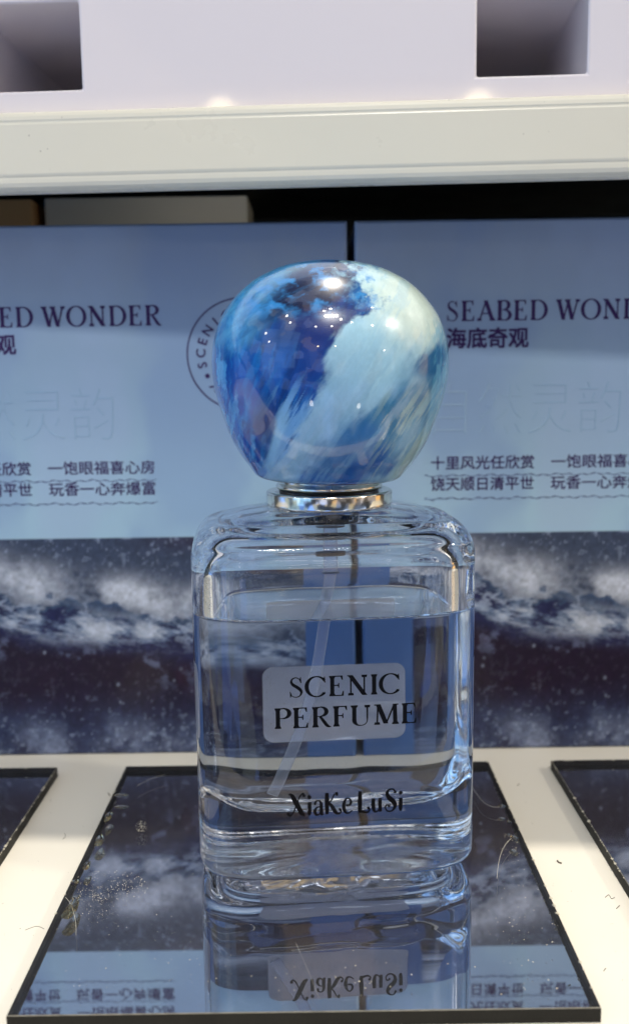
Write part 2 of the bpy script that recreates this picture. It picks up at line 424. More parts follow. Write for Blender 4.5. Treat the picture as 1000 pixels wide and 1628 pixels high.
# inner dry wall continues downwards from the neck to the liquid line
IA, IB, IN = 21.3, 12.9, 4.0
inner = [(60.4, 5.5, 5.5, 2)]
for i in range(1, 19):
    t = i/18
    a = 6.0*(1-t)+(IA-4.5)*t; b = 6.0*(1-t)+(IB-4.2)*t
    n = 2.0+(IN-2.0)*min(1, t*1.6)
    inner.append((60.0-1.9*t**1.5, a, b, n))
for u, v in arcp((4.5, 58.1), (0, 53.0), (4.5, 53.0), 16)[1:]: inner.append((v, IA-u, IB-u*.935, IN))
for z in (52.5, 51, 49, 47.5, 46.6, 46.2): inner.append((z, IA, IB, IN))
def wob(V, zmin=2.0):
    V = V.copy(); x, y, z = V[:, 0], V[:, 1], V[:, 2]
    d = (fbm(x/9+3, y/9+7, z/11, 2)-.5)
    rr_ = np.hypot(x/A, y/B)
    V[:, 2] += (z < 2.0)*(rr_ < .78)*(fbm(x/7+3, y/5+1, 0, 3)-.4)*1.5
    V[:, 0] *= 1+.003*d; V[:, 1] *= 1+.004*d*(V[:, 1] > 0)
    return V
def wob_in(V):
    V = V.copy(); x, y, z = V[:, 0], V[:, 1], V[:, 2]
    d = (fbm(x/6+13, y/6+7, z/8+5, 3)-.5)
    r = np.sqrt((x/IA)**2+(y/IB)**2)
    V[:, 0] *= 1+.012*d*(r > .3); V[:, 1] *= 1+.003*d*(r > .3)
    low = sstep(20, 12, z)
    V[:, 2] += low*(fbm(x/9+3, y/7+1, 0, 2)-.5)*1.3
    return V
Vo, Fo = loft(outer, cap0=1.05, disp=wob)
Vi, Fi = loft(inner + [(LIQ+.45, IA, IB, IN)], disp=wob_in)
# join: last outer ring (neck bore) to first inner ring, one glass mesh
off = len(Vo)
Fb = list(Fo) + [tuple(i+off for i in f) for f in Fi]
lo = (len(outer)-1)*NSEG
for j in range(NSEG):
    k = (j+1) % NSEG
    Fb.append((lo+j, lo+k, off+k, off+j))
gm = [0]*len(Fb)
for q_, f_ in enumerate(Fo):
    if max(Vo[v_, 2] for v_ in f_) < 2.4 and max(math.hypot(Vo[v_, 0]/A, Vo[v_, 1]/B) for v_ in f_) < .86: gm[q_] = 1
glass = meshobj('glass_body', np.vstack([Vo, Vi])*MM, Fb, [M['glass'], M['etched']], bottle, smooth=True, mi=gm)
# liquid: wetted wall (from below upwards), then the surface with its meniscus
wet = []
for f in (.1, .3, .5, .68, .84, .95): wet.append((11.3+.9*(1-f*f), (IA-6.5)*f, (IB-5.5)*f, 3.2+(IN-3.2)*f))
for (u, v), (u2, _) in zip(arcp((6.5, 11.3), (0, 18.3), (6.5, 18.3), 16), arcp((5.5, 11.3), (0, 18.3), (5.5, 18.3), 16)): wet.append((v, IA-u, IB-u2, IN))
for z in (19, 20, 22, 25, 28, 32, 36, 40, 43, 44.6, 45.3, LIQ+.45): wet.append((z, IA, IB, IN))
nw = len(wet)
Vw, Fw = loft(wet, cap0=12.2, disp=wob_in)
top = []
for e, dz in ((.12, .26), (.3, .14), (.6, .06), (1.1, .015), (1.8, 0), (4, 0), (7, 0), (10, 0), (12, 0)):
    top.append((LIQ+dz, IA-e, IB-e, IN))
s_last = section(IA, IB, IN)
Vt, Ft = loft(top, cap1=LIQ, disp=None)
offw = len(Vw)
Fl = list(Fw) + [tuple(i+offw for i in f) for f in Ft]
mi = [0]*len(Fw) + [1]*len(Ft)
lo = (nw-1)*NSEG
for j in range(NSEG):
    k = (j+1) % NSEG
    Fl.append((lo+j, lo+k, offw+k, offw+j)); mi.append(1)
liquid = meshobj('liquid', np.vstack([Vw, Vt])*MM, Fl, [M['liquid_wall'], M['liquid_top']], bottle, smooth=True, mi=mi)

def front_y(x, z=0): return -B*(1-min(.98, abs(x/A))**N)**(1/N)
def sw(word, cx, z, width, capz):
    P, w = serif_word(word); return (P, cx-width/2, z, width/w, capz)
V, F = place_strokes([sw('SCENIC', .7, 33.6, 18.4, 3.45), sw('PERFUME', .9, 28.4, 23.8, 3.5)], front_y, .05)
meshobj('printed_name', V, F, M['ink_black'], bottle)
WF = 1.3
P, w = fancy_word('XiaKe LuSi')
WF = 1.0
V, F = place_strokes([(P, .8-19.3/2, 13.2, 19.3/w, 4.0)], front_y, .05)
meshobj('printed_logo', V, F, M['ink_black'], bottle)
# back label, a rounded thin sticker
def rrect(cx, cz, w, h, r, k=6):
    P = []
    for (sx, sz, a0) in ((1, 1, 0), (-1, 1, 90), (-1, -1, 180), (1, -1, 270)):
        for i in range(k+1):
            a = math.radians(a0+90*i/k); P.append((cx+sx*(w/2-r)+r*math.cos(a), cz+sz*(h/2-r)+r*math.sin(a)))
    return P
def slab(name, P, y0, y1, mat, parent, bev=0):
    n = len(P); V = [(x*MM, y0*MM, z*MM) for x, z in P] + [(x*MM, y1*MM, z*MM) for x, z in P]
    F = [tuple(range(n)), tuple(range(2*n-1, n-1, -1))] + [((i+1) % n, i, n+i, n+(i+1) % n) for i in range(n)]
    return meshobj(name, V, F, mat, parent)
slab('back_label', rrect(1.3, 24.4, 26.4, 14.6, 1.9), 16.12, 16.2, M['label'], bottle)

# lathe
def lathe(name, prof, mat, parent, seg=128, z0=0, smooth=True):
    V = []; F = []
    for r, z in prof:
        for j in range(seg):
            a = 2*PI*j/seg; V.append((r*math.cos(a)*MM, r*math.sin(a)*MM, (z+z0)*MM))
    for i in range(len(prof)-1):
        for j in range(seg):
            k = (j+1) % seg; F.append((i*seg+j, i*seg+k, (i+1)*seg+k, (i+1)*seg+j))
    return meshobj(name, V, F, mat, parent, smooth)
def rnd(r0, r1, z0, z1, e=.35, k=5):   # closed ring with rounded outer corners, hollow bore r0
    P = [(r0, z0), (r1-e-.3, z0), (r1-e, z0)]
    for i in range(1, k+1): a = -PI/2+PI/2*i/k; P.append((r1-e+e*math.cos(a), z0+e+e*math.sin(a)))
    P.append((r1, (z0+z1)/2))
    for i in range(k+1): a = PI/2*i/k; P.append((r1-e+e*math.cos(a), z1-e+e*math.sin(a)))
    P += [(r1-e-.3, z1), (r0, z1), (r0, z0)]
    return P
lathe('neck_collar', rnd(8.1, 11.0, 63.1, 65.7, .4), M['metal'], bottle)
lathe('collar_groove', rnd(8.1, 8.6, 65.72, 66.04, .05), M['dark'], bottle)
lathe('cap_ring', [(8.15, 66.05), (8.8, 66.05), (9.1, 66.12), (9.3, 66.4), (9.25, 66.7), (9.0, 67.0), (8.85, 67.5), (8.9, 68.3), (8.15, 68.3), (8.15, 66.05)], M['metal'], bottle)
pumpm = plastic('pump_plastic', (.10, .095, .09), rough=.35, scale=100)
lathe('pump_housing', [(0.01, 69), (4.9, 69), (4.9, 61.2), (3.0, 61.0), (2.7, 60.8), (2.6, 58.4), (2.4, 58.1), (.01, 58.0)], pumpm, bottle, 64)
lathe('pump_stem', [(0.01, 57.95), (1.25, 57.95), (1.25, 52.3), (1.1, 52.1), (.01, 52.1)], M['tube'], bottle, 48)
lathe('tube_collar', [(0.01, 52.05), (1.5, 52.05), (1.6, 51.8), (1.5, 51.5), (.01, 51.5)], plastic('blue_collar', (.04, .07, .16), rough=.3), bottle, 48)
# dip tube
def tube(name, pts, r, mat, parent, seg=20, k=14, inner=None):
    c = catmull(pts, k); V = []; F = []
    up = Vector((0, 1, 0)); n = len(c)
    for i in range(n):
        t = (Vector(c[min(i+1, n-1)])-Vector(c[max(i-1, 0)])).normalized()
        s = t.cross(up).normalized(); u = s.cross(t)
        for j in range(seg):
            a = 2*PI*j/seg; V.append(tuple((Vector(c[i])+s*math.cos(a)*r+u*math.sin(a)*r)*MM))
    for i in range(n-1):
        for j in range(seg):
            q = (j+1) % seg; F.append((i*seg+j, i*seg+q, (i+1)*seg+q, (i+1)*seg+j))
    F.append(tuple(range(seg))[::-1]); F.append(tuple(range((n-1)*seg, n*seg)))
    return meshobj(name, V, F, mat, parent, True)
tube('dip_tube', [(0, 0, 51.45), (-.3, -.1, 49), (-1.3, -.6, 45), (-2.3, -1.2, 39), (-3.8, -2.2, 32), (-6.4, -3.4, 24), (-9.5, -4.6, 17), (-11.2, -5.2, 13.4)], 1.0, M['tube'], bottle)

# ---- cap, marbled
H = 85.1; D = BY
def py2z(y, dist=D):    # height over the plate of a photo row at a given distance
    return H - math.tan(math.radians(8.12)+math.atan((y-814)/1500))*dist
rows = [(414.5, 0), (415.5, 20), (419, 50), (426, 78), (434, 97), (447, 120), (462, 138), (480, 154), (500, 168), (520, 177), (540, 183), (560, 186.3), (580, 187), (600, 185.8), (620, 182.5), (645, 176), (668, 168), (690, 160), (708, 151), (727, 139), (742, 127), (754, 111), (763, 100), (768, 90)]
rows[-3:] = [(752, 118), (759, 110), (763, 100)]
zz = [py2z(r[0]) for r in rows]; rr = [r[1]/9.24 for r in rows]
zz[-3:] = [68.3, 67.8, 67.55]; zz.append(67.45); rr.append(8.7)
prof = catmull(list(zip(rr, zz)), 8)
prof = [(max(p[0], .01), p[1]) for p in prof]
# even resample
pts = np.array(prof); dl = np.r_[0, np.cumsum(np.hypot(*np.diff(pts, axis=0).T))]
NR, NS = 300, 560
tt = np.linspace(0, dl[-1], NR); pr = np.interp(tt, dl, pts[:, 0]); pz = np.interp(tt, dl, pts[:, 1])
for _ in range(10):
    pr[2:-2] = (pr[1:-3]+2*pr[2:-2]+pr[3:-1])/4; pz[2:-2] = (pz[1:-3]+2*pz[2:-2]+pz[3:-1])/4
th = np.arange(NS)/NS*2*PI
RR, TH = np.meshgrid(pr, th, indexing='ij'); ZZ, _ = np.meshgrid(pz, th, indexing='ij')
CX = RR*np.cos(TH); CY = RR*np.sin(TH)
zmid = (pz.max()+pz.min())/2
Vc = np.stack([CX, CY, ZZ-zmid], -1).reshape(-1, 3)
idx = np.arange(NR*NS).reshape(NR, NS); nx = np.roll(idx, -1, 1)
Fc = np.stack([idx[1:], nx[1:], nx[:-1], idx[:-1]], -1)
Fc = Fc.reshape(-1, 4)[:, ::1] if False else np.stack([idx[1:], nx[1:], nx[:-1], idx[:-1]], -1).reshape(-1, 4)
cap = meshobj('cap', Vc*MM, Fc.tolist(), M['cap'], bottle, smooth=True)
cap.location = (.4*MM, 0, zmid*MM); cap.rotation_euler = (0, math.radians(1.6), 0)
# pattern of the glaze, in a frontal chart of the ball (units: the 0..1000 crop used while studying it)
x, y, z = Vc[:, 0], Vc[:, 1], Vc[:, 2]
fu = 487 + x*20.1
rowz = np.array([r[0] for r in rows]+[770]); zarr = np.array(zz)-zmid
o_ = np.argsort(zarr); frow = np.interp(z, zarr[o_], rowz[o_])
fv = (frow-390)/.46
back = (y > 0)
fu = np.where(back, 980-fu + 0, fu)
sz_ = np.where(back, 40.0, 0.0)
U = fu/100; W = fv/100

C = lambda *c: np.array(srgb(*c))
Yd = y/12+sz_
def mix(col, c, m): m = np.clip(m, 0, 1)[:, None]; return col*(1-m)+c*m
def streak(along, cross, seed, o=5, tilt=0.0, bend=0.0):
    """noise drawn out along strokes that slant like '/' """
    an = math.radians(58+tilt); ca_, sa_ = math.cos(an), math.sin(an)
    p = U*ca_-W*sa_; q = U*sa_+W*ca_
    q = q+bend*(p+1)**2
    return fbm(p*along+seed, q*cross+seed*.7, Yd, o, .58)
big = streak(.35, .8, 3.1, 3)-.5; med = streak(.9, 2.6, 8.3, 4)-.5; sml = streak(2.0, 7.0, 5.9, 4)-.5
iso = fbm(U*3.4+5, W*4.0+2, Yd, 5, .6)-.5; iso2 = fbm(U*3.4+45, W*4.0+22, Yd, 5, .6)-.5
disp_ = 90*big+70*med+34*sml
WU = fu+.86*disp_+14*iso; WV = fv+.5*disp_+14*iso2
def band(p0, p1, half, soft):
    dx, dy = p1[0]-p0[0], p1[1]-p0[1]; L = math.hypot(dx, dy)
    tpos = ((WU-p0[0])*dx+(WV-p0[1])*dy)/L/L; d = np.abs((WU-p0[0])*dy-(WV-p0[1])*dx)/L
    return (1-sstep(half-soft, half+soft, d))*sstep(-.15, .12, tpos)*(1-sstep(.88, 1.15, tpos))
def ell(cx, cy, rx, ry, a=0, soft=.35, k=1.0):
    a = math.radians(a); X = fu+(WU-fu)*k-cx; Y = fv+(WV-fv)*k-cy
    d = np.hypot((X*math.cos(a)+Y*math.sin(a))/rx, (-X*math.sin(a)+Y*math.cos(a))/ry)
    return 1-sstep(1-soft, 1+soft, d)
col = np.tile(C(168, 208, 226), (len(x), 1))
col = mix(col, C(198, 216, 212), ell(760, 230, 190, 130, 20, .6))
col = mix(col, C(150, 184, 214), .8*ell(400, 700, 110, 230, 25, .6))
col = mix(col, C(140, 178, 200), .6*sstep(.47, .62, streak(.5, 2.2, 12.7)) * sstep(300, 520, fv))
# lower right strokes
col = mix(col, C(104, 146, 180), .85*band((430, 850), (900, 380), 95, 60))
col = mix(col, C(60, 118, 158), .9*band((560, 640), (900, 400), 48, 34)*(.5+.9*sstep(.42, .58, streak(.8, 3.5, 1.3))))
col = mix(col, C(30, 92, 142), .95*ell(790, 395, 88, 46, -18, .45))
col = mix(col, C(34, 96, 142), .8*ell(770, 520, 40, 60, 20, .6))
col = mix(col, C(24, 84, 154), .98*band((380, 830), (640, 690), 46, 24))
col = mix(col, C(50, 104, 160), .9*band((450, 740), (590, 600), 40, 30))
col = mix(col, C(150, 178, 172), .75*band((680, 800), (870, 560), 50, 36))
col = mix(col, C(168, 194, 186), .5*sstep(.5, .6, streak(.6, 6.0, 22.1))*sstep(560, 640, fu)*sstep(450, 560, fv))
# right flank
rf = sstep(820, 885, fu+30*iso)*(1-sstep(560, 760, fv)); col = mix(col, C(70, 146, 190), .85*rf)
col = mix(col, C(150, 190, 200), .4*rf*sstep(.5, .62, fbm(U*6, W*1.5, Yd, 4)))
col = mix(col, C(96, 158, 186), .6*sstep(.5, .6, fbm(U*6+3, W*1.6, Yd, 4))*sstep(740, 840, fu)*sstep(230, 300, fv))
# blue body on the left of a slanting boundary
bv = np.array([40, 90, 150, 200, 235, 260, 300, 340, 400, 450, 530, 600, 680, 780, 860]); bu = np.array([505, 535, 560, 590, 575, 545, 480, 448, 440, 438, 404, 366, 326, 268, 244])
up = 1-sstep(230, 300, fv)
edge = fu-np.interp(fv, bv, bu)+(1-up)*(46*med+40*sml+8*iso)+up*(190*iso+80*med)
lm = 1-sstep(-14-up*14, 14+up*22, edge)
blue = np.tile(C(0, 86, 166), (len(x), 1))
blue = mix(blue, C(2, 48, 104), .8*sstep(.46, .60, streak(.5, 2.4, 40.1, tilt=14)))
blue = mix(blue, C(30, 122, 196), .6*sstep(.52, .66, streak(.6, 4.2, 9.1, tilt=12)))
wisp = sstep(.50, .62, streak(.35, 4.6, 2.3, tilt=4))*sstep(-190, -70, edge)*sstep(400, 520, fv)
blue = mix(blue, C(132, 180, 224), wisp*.85)
blue = mix(blue, C(2, 52, 112), .9*ell(225, 700, 48, 190, 14, .5, .5))
blue = mix(blue, C(150, 196, 228), .9*(1-sstep(6, 24, np.abs(fu+20*med-(318-(fv-560)*.26))))*sstep(520, 600, fv)*(1-sstep(800, 850, fv)))
# left flank, near-vertical brush strokes
st2 = fbm(U*5.5+9+iso*1.0, W*.9+iso2*.8, Yd, 5, .6)
fl = 1-sstep(100, 205, fu+60*iso+50*med-np.clip((fv-480)*.36, 0, 150))
blue = mix(blue, C(20, 92, 186), fl*.8)
blue = mix(blue, C(104, 180, 236), fl*sstep(.42, .68, st2)*.9)
blue = mix(blue, C(14, 78, 156), fl*.5*(1-sstep(.36, .46, st2)))
# pale sheen painted into the glaze colour over the left shoulder
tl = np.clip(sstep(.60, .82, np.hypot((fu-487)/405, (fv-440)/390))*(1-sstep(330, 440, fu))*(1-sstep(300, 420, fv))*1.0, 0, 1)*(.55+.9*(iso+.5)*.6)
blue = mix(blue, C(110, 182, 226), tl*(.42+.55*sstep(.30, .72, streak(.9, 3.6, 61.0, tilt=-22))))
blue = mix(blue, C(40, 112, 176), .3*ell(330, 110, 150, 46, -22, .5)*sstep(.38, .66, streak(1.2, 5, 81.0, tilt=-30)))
# slate cloud at the crown
blue = mix(blue, C(28, 40, 72), .97*ell(410, 175, 165, 80, -24, .5, .5))
blue = mix(blue, C(12, 22, 54), .9*ell(370, 225, 110, 42, -22, .6, .7))
blue = mix(blue, C(6, 34, 92), .9*ell(420, 300, 170, 52, -14, .5, .5))
blue = mix(blue, C(4, 52, 124), .7*ell(400, 400, 70, 110, 10, .6, .5))
blue = mix(blue, C(66, 128, 180), .16*sstep(.50, .68, streak(1.1, 4.2, 71.0, tilt=-30))*(1-sstep(230, 300, fv)))
fr = sstep(.44, .68, fbm(U*2.6+8+iso*1.6, W*3.4+iso2*1.6, Yd, 5, .56))*sstep(-120, 0, edge)*up
blue = mix(blue, C(150, 200, 226), fr*.6)
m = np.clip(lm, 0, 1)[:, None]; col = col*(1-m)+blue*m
dp = sstep(.45, .68, fbm(U*2.4+21+iso, W*3.4+iso2, Yd, 5, .56))*(1-sstep(20, 110, edge))*up
col = mix(col, C(70, 138, 200), dp*.85)
fine = (fbm(U*12, W*8, y/2+sz_, 4, .7)-.5)
col = mix(col, C(140, 186, 214), .30*sstep(.50, .62, streak(.45, 3.0, 91.0))*(1-lm))
lum = col.mean(1, keepdims=True); col = lum+(col-lum)*1.12
col = np.clip(col*(1+.20*fine[:, None]), 0.001, .9)
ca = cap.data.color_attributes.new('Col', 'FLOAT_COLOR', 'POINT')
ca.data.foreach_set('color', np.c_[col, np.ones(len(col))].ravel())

# ------------------------------------------------------------------ mirror plates
def plate(cx, label, chips):
    w, y0, y1, th = 80.6, 116.9, 199.8, 2.2
    V = []; 
    x0, x1 = -w/2, w/2; yy0, yy1 = -(y1-y0)/2, (y1-y0)/2
    root = empty('mirror_plate', (cx*MM, (y0+y1)/2*MM, -th*MM))
    tag(root, label, 'mirror plate', 'mirror plates laid in a row on the white surface')
    e = .12
    V = [(x0+e, yy0+e, th), (x1-e, yy0+e, th), (x1-e, yy1-e, th), (x0+e, yy1-e, th),
         (x0, yy0, th-e), (x1, yy0, th-e), (x1, yy1, th-e), (x0, yy1, th-e), (x0, yy0, .02), (x1, yy0, .02), (x1, yy1, .02), (x0, yy1, .02)]
    F = [(0, 1, 2, 3)] + [(4+i, 4+(i+1) % 4, (i+1) % 4, i) for i in range(4)] + [(8+i, 8+(i+1) % 4, 4+(i+1) % 4, 4+i) for i in range(4)] + [(11, 10, 9, 8)]
    meshobj('acrylic_sheet', np.array(V)*MM, F, [M['acrylic'], M['chip_edge'], M['edge'], M['mirror']], root, mi=[0]+[1]*4+[2]*4+[3])
    # nicks along the sides of the sheet
    bm = bmesh.new()
    rs = random.Random(int(cx*10)+400)
    for (side, a, b, s) in chips:
        for _ in range(int(s)):
            f = a+(b-a)*rs.random(); r = .10+.28*rs.random()**3
            px, py = {'l': (x0+r*.2, yy0+f*(yy1-yy0)), 'r': (x1-r*.2, yy0+f*(yy1-yy0)), 'f': (x0+f*(x1-x0), yy0-.02), 'b': (x0+f*(x1-x0), yy1-.1)}[side]
            vs = bmesh.ops.create_icosphere(bm, subdivisions=1, radius=r)['verts']
            for v in vs:
                v.co = Vector(((px+v.co.x*(.6+rs.random()*.7))*MM, (py+v.co.y*(.8+rs.random()))*MM, (th-.1+v.co.z*.42)*MM))
    bmobj('edge_nicks', bm, M['chip'], root)
    return root
M['chip_edge'] = plastic('frosted_arris', (.30, .28, .22), (.05, .05, .05), rough=.5, scale=900, bump=.4)
p_mid = plate(-2.4, 'mirror plate under the bottle, reflecting bottle and boxes, dark front edge visible', [('l', .1, .95, 26), ('r', .05, .9, 60), ('b', 0, 1, 30)])
p_left = plate(-2.4-80.6-15.3, 'mirror plate cut off by the left edge of the photo', [('r', .5, 1, 50), ('b', .5, 1, 12)])
p_right = plate(-2.4+80.6+13.9, 'mirror plate cut off by the right edge of the photo', [('l', .4, 1, 40), ('b', 0, .5, 30)])
# glue smears on the middle plate
def blob(name, pts, parent, h=.25, mat=None):
    """low glossy drop with an outline through pts (local mm)"""
    n = 40; c = catmull(pts+[pts[0]], 6); cx = sum(p[0] for p in c)/len(c); cy = sum(p[1] for p in c)/len(c)
    V = []; F = []; R = 6
    for i in range(R):
        t = i/R; s = math.cos(t*PI/2)
        for p in c[:-1]: V.append(((cx+(p[0]-cx)*s)*MM, (cy+(p[1]-cy)*s)*MM, (2.2+.01+h*math.sin(t*PI/2))*MM))
    m_ = len(c)-1
    for i in range(R-1):
        for j in range(m_): k = (j+1) % m_; F.append((i*m_+j, i*m_+k, (i+1)*m_+k, (i+1)*m_+j))
    F.append(tuple((R-1)*m_+j for j in range(m_))); F.append(tuple(range(m_))[::-1])
    return meshobj(name, V, F, mat or M['glue'], parent, True)

def on_plate(px, py):   # photo position -> local mm on the middle plate's face
    dx, dy = px-500, py-814; a = math.radians(.8)
    xu = 500+dx*math.cos(a)-dy*math.sin(a); yu = 814+dx*math.sin(a)+dy*math.cos(a)
    an = math.radians(8.12)+math.atan((yu-814)/1500); d = H/math.tan(an)
    zc = d*math.cos(math.radians(8.12))+H*math.sin(math.radians(8.12))
    return ((xu-500)*zc/1500+2.4, d-(116.9+199.8)/2)
def drop(cx, cy, rx, ry, n=7, seed=0, h=.25):
    r_ = random.Random(seed); c = on_plate(cx, cy); e = on_plate(cx+rx, cy); f = on_plate(cx, cy-ry)
    ax = abs(e[0]-c[0]); ay = abs(f[1]-c[1])
    blob('glue_drop', [(c[0]+ax*math.cos(2*PI*k/n)*(.75+.5*r_.random()), c[1]+ay*math.sin(2*PI*k/n)*(.75+.5*r_.random())) for k in range(n)], p_mid, h)
for k, (a_, b_, c_, d_, h_) in enumerate([(192, 1265, 15, 4, .3), (172, 1300, 9, 12, .5), (158, 1338, 10, 14, .6), (138, 1377, 9, 10, .5), (120, 1404, 10, 7, .4), (112, 1448, 14, 24, .22), (798, 1283, 8, 4, .3), (817, 1334, 10, 8, .5), (810, 1308, 5, 4, .4)]):
    drop(a_, b_, c_*.72, d_*.72, seed=k, h=h_*.6)
def flakes(name, spots, mat, seed):
    r_ = random.Random(seed); bm = bmesh.new()
    for (cx, cy, rx, ry, n, sz) in spots:
        for _ in range(n):
            a = r_.random()*2*PI; q = r_.random()**.6
            p = on_plate(cx+rx*q*math.cos(a), cy+ry*q*math.sin(a)); r0 = sz*(.4+r_.random())
            vs = bmesh.ops.create_icosphere(bm, subdivisions=1, radius=r0)['verts']
            sx = .6+r_.random()*1.2; sy = .6+r_.random()*1.2
            for v in vs: v.co = Vector(((p[0]+v.co.x*sx)*MM, (p[1]+v.co.y*sy)*MM, (2.22+v.co.z*.3)*MM))
    o = bmobj(name, bm, mat, p_mid); o['kind'] = 'stuff'; return o
flakes('dust_grains', [(175, 1410, 62, 26, 300, .05), (150, 1440, 40, 30, 90, .05), (225, 1315, 9, 9, 90, .07), (812, 1350, 18, 30, 50, .045), (500, 1560, 420, 50, 60, .07), (830, 1450, 60, 90, 60, .06), (250, 1480, 150, 100, 60, .05)], M['chip'], 4)
def fibre(pts, r, mat):
    P = [on_plate(*p) for p in pts]
    o = tube('lint_fibre', [(p[0], p[1], 2.22+r+.03*(i % 2)) for i, p in enumerate(P)], r, mat, p_mid, 6, 8); return o
M['lint'] = plastic('pale_lint', (.60, .58, .50), rough=.6)
fibre([(790, 1398), (793, 1372), (800, 1350), (812, 1335), (822, 1332)], .035, M['lint'])
fibre([(752, 1255), (768, 1276), (784, 1284), (794, 1284)], .03, M['lint'])
fibre([(121, 1488), (120, 1466), (113, 1440), (104, 1428)], .03, M['lint'])
fibre([(218, 1250), (238, 1240), (262, 1233)], .025, M['lint'])
fibre([(470, 1500), (490, 1545), (508, 1590)], .012, M['lint'])

# ------------------------------------------------------------------ boxes
BW, BH, BD = 111.7, 121.0, 34.0
def build_box():
    root = empty('perfume_box', (0, 0, 0))
    # carton body (front face left to the printed panel)
    bm = bmesh.new(); boxbm(bm, 0, BW*MM, .5*MM, BD*MM, 0, BH*MM, .5*MM, 3)
    bmobj('carton', bm, M['boxside'], root)
    # printed front: dense coloured grid with rolled edges
    dx = .27; nx_, nz_ = int(BW/dx), int(BH/dx)
    xs = np.linspace(0, BW, nx_+1); zs = np.linspace(0, BH, nz_+1)
    X, Z = np.meshgrid(xs, zs)
    ed = np.minimum.reduce([X, BW-X, Z, BH-Z]); Y = .55*np.clip(1-ed/.6, 0, 1)**2
    Yb = Y + .10*(fbm(X/30, Z/30, 0, 2)-.5)*np.clip(ed/8, 0, 1)
    Vp = np.stack([X, Yb, Z], -1).reshape(-1, 3)
    ii = np.arange(Vp.shape[0]).reshape(X.shape)
    Fp = np.stack([ii[:-1, :-1], ii[:-1, 1:], ii[1:, 1:], ii[1:, :-1]], -1).reshape(-1, 4)
    pn = meshobj('printed_front', Vp*MM, Fp.tolist(), M['print'], root, True)
    x = Vp[:, 0]; z = Vp[:, 2]
    WZ = 51.7
    v = z/BH
    # upper sky print
    cA = C(152, 168, 194); cB = C(148, 175, 200); cC = C(162, 194, 214)
    t = np.clip((z-WZ)/(BH-WZ), 0, 1)
    col = cC*(1-sstep(0, .5, t))[:, None] + cB*sstep(0, .5, t)[:, None]
    col = mix(col, cA, sstep(.45, 1, t))
    cl = fbm(x/26+2, z/34+5, 0, 4)
    col = mix(col, C(162, 182, 212), sstep(.48, .68, cl)*.35)
    col = mix(col, C(122, 148, 192), sstep(.5, .3, cl)*.40)
    # wave picture
    q = 1-z/WZ
    a = x/BW; xo = x/10
    n1 = fbm(xo*1.0, q*5+3, 0, 6, .58); n2 = fbm(xo*2.3+9, q*11, 0, 5, .6); n3 = fbm(xo*.6+5, q*2.2, 2, 4)
    ww = q+.16*(n3-.5)+.05*(n1-.5)
    dark = C(30, 16, 40); dk2 = C(30, 32, 70); stl = C(84, 98, 128); foam = C(186, 192, 204); foam2 = C(158, 170, 190)
    slope = .16*(a-.45)+.05*np.sin((a-.3)*6.0)
    qm = q*WZ                                   # mm below the top of the picture
    u1 = q-.28*(a-.43)-.04*np.sin((a-.3)*6.0)+.07*(n3-.5)
    wv = np.tile(stl*.50, (len(x), 1))
    wv = mix(wv, C(52, 40, 62), .6*sstep(.10, .0, q)*sstep(.5, .7, a))
    mist = np.where(u1 < .19, np.exp(-((u1-.19)/.075)**2), np.exp(-((u1-.19)/.12)**2))
    wv = mix(wv, foam, mist*(.66+2.0*(n1-.5)+1.0*(n2-.5)))
    cr = math.radians(14); pp = x*math.cos(cr)+qm*math.sin(cr); cc = -x*math.sin(cr)+qm*math.cos(cr)
    D1 = fbm(x/9.0+7, qm/6.5+2, 4, 7, .60)
    e1 = D1-.5+(u1-.285)*3.6
    wv = mix(wv, C(60, 78, 106), sstep(-.02, .05, e1))
    wv = mix(wv, C(34, 38, 76), sstep(.06, .22, e1))
    tear = fbm(pp/11+3, cc/3.6+9, 8, 7, .62)
    win = np.exp(-((u1-.37)/.062)**2)
    wv = mix(wv, C(112, 130, 156), sstep(.46, .56, tear)*win*.85)
    wv = mix(wv, foam, sstep(.53, .66, tear)*win*.85)
    rg = 1-np.abs(2*fbm(pp/8+13, cc/4+1, 2, 6, .6)-1)
    wv = mix(wv, foam2, sstep(.88, .98, rg)*np.exp(-((u1-.33)/.09)**2)*.7)
    wv = mix(wv, dark, sstep(.43, .52, u1+.10*(D1-.5))*.96)
    wv = mix(wv, C(110, 120, 150), .5*sstep(.60, .72, fbm(pp/5+23, cc/4+5, 2, 6, .66))*sstep(.42, .5, u1)*(1-sstep(.52, .66, u1)))
    wv = mix(wv, C(60, 34, 52), sstep(.5, .7, fbm(xo*.8+30, q*3, 7, 4))*sstep(.42, .5, q)*(1-sstep(.7, .85, q))*.5)
    wv = mix(wv, C(54, 66, 98), sstep(.66, .93, ww)*.85*(.65+.9*(n2-.3)))
    wv = mix(wv, C(120, 130, 156), sstep(.80, 1.0, ww)*.8*sstep(.34, .60, n1))
    spn = fbm(xo*9, q*42, 3, 3, .7)
    wv = mix(wv, C(150, 164, 188), sstep(.62, .74, spn)*(.45*np.exp(-(q/.14)**2)+.28*sstep(.62, .9, q)+.05))
    # spray specks
    sp = np.zeros(len(x)); 
    r2 = np.random.RandomState(5)
    grid_w = nx_+1
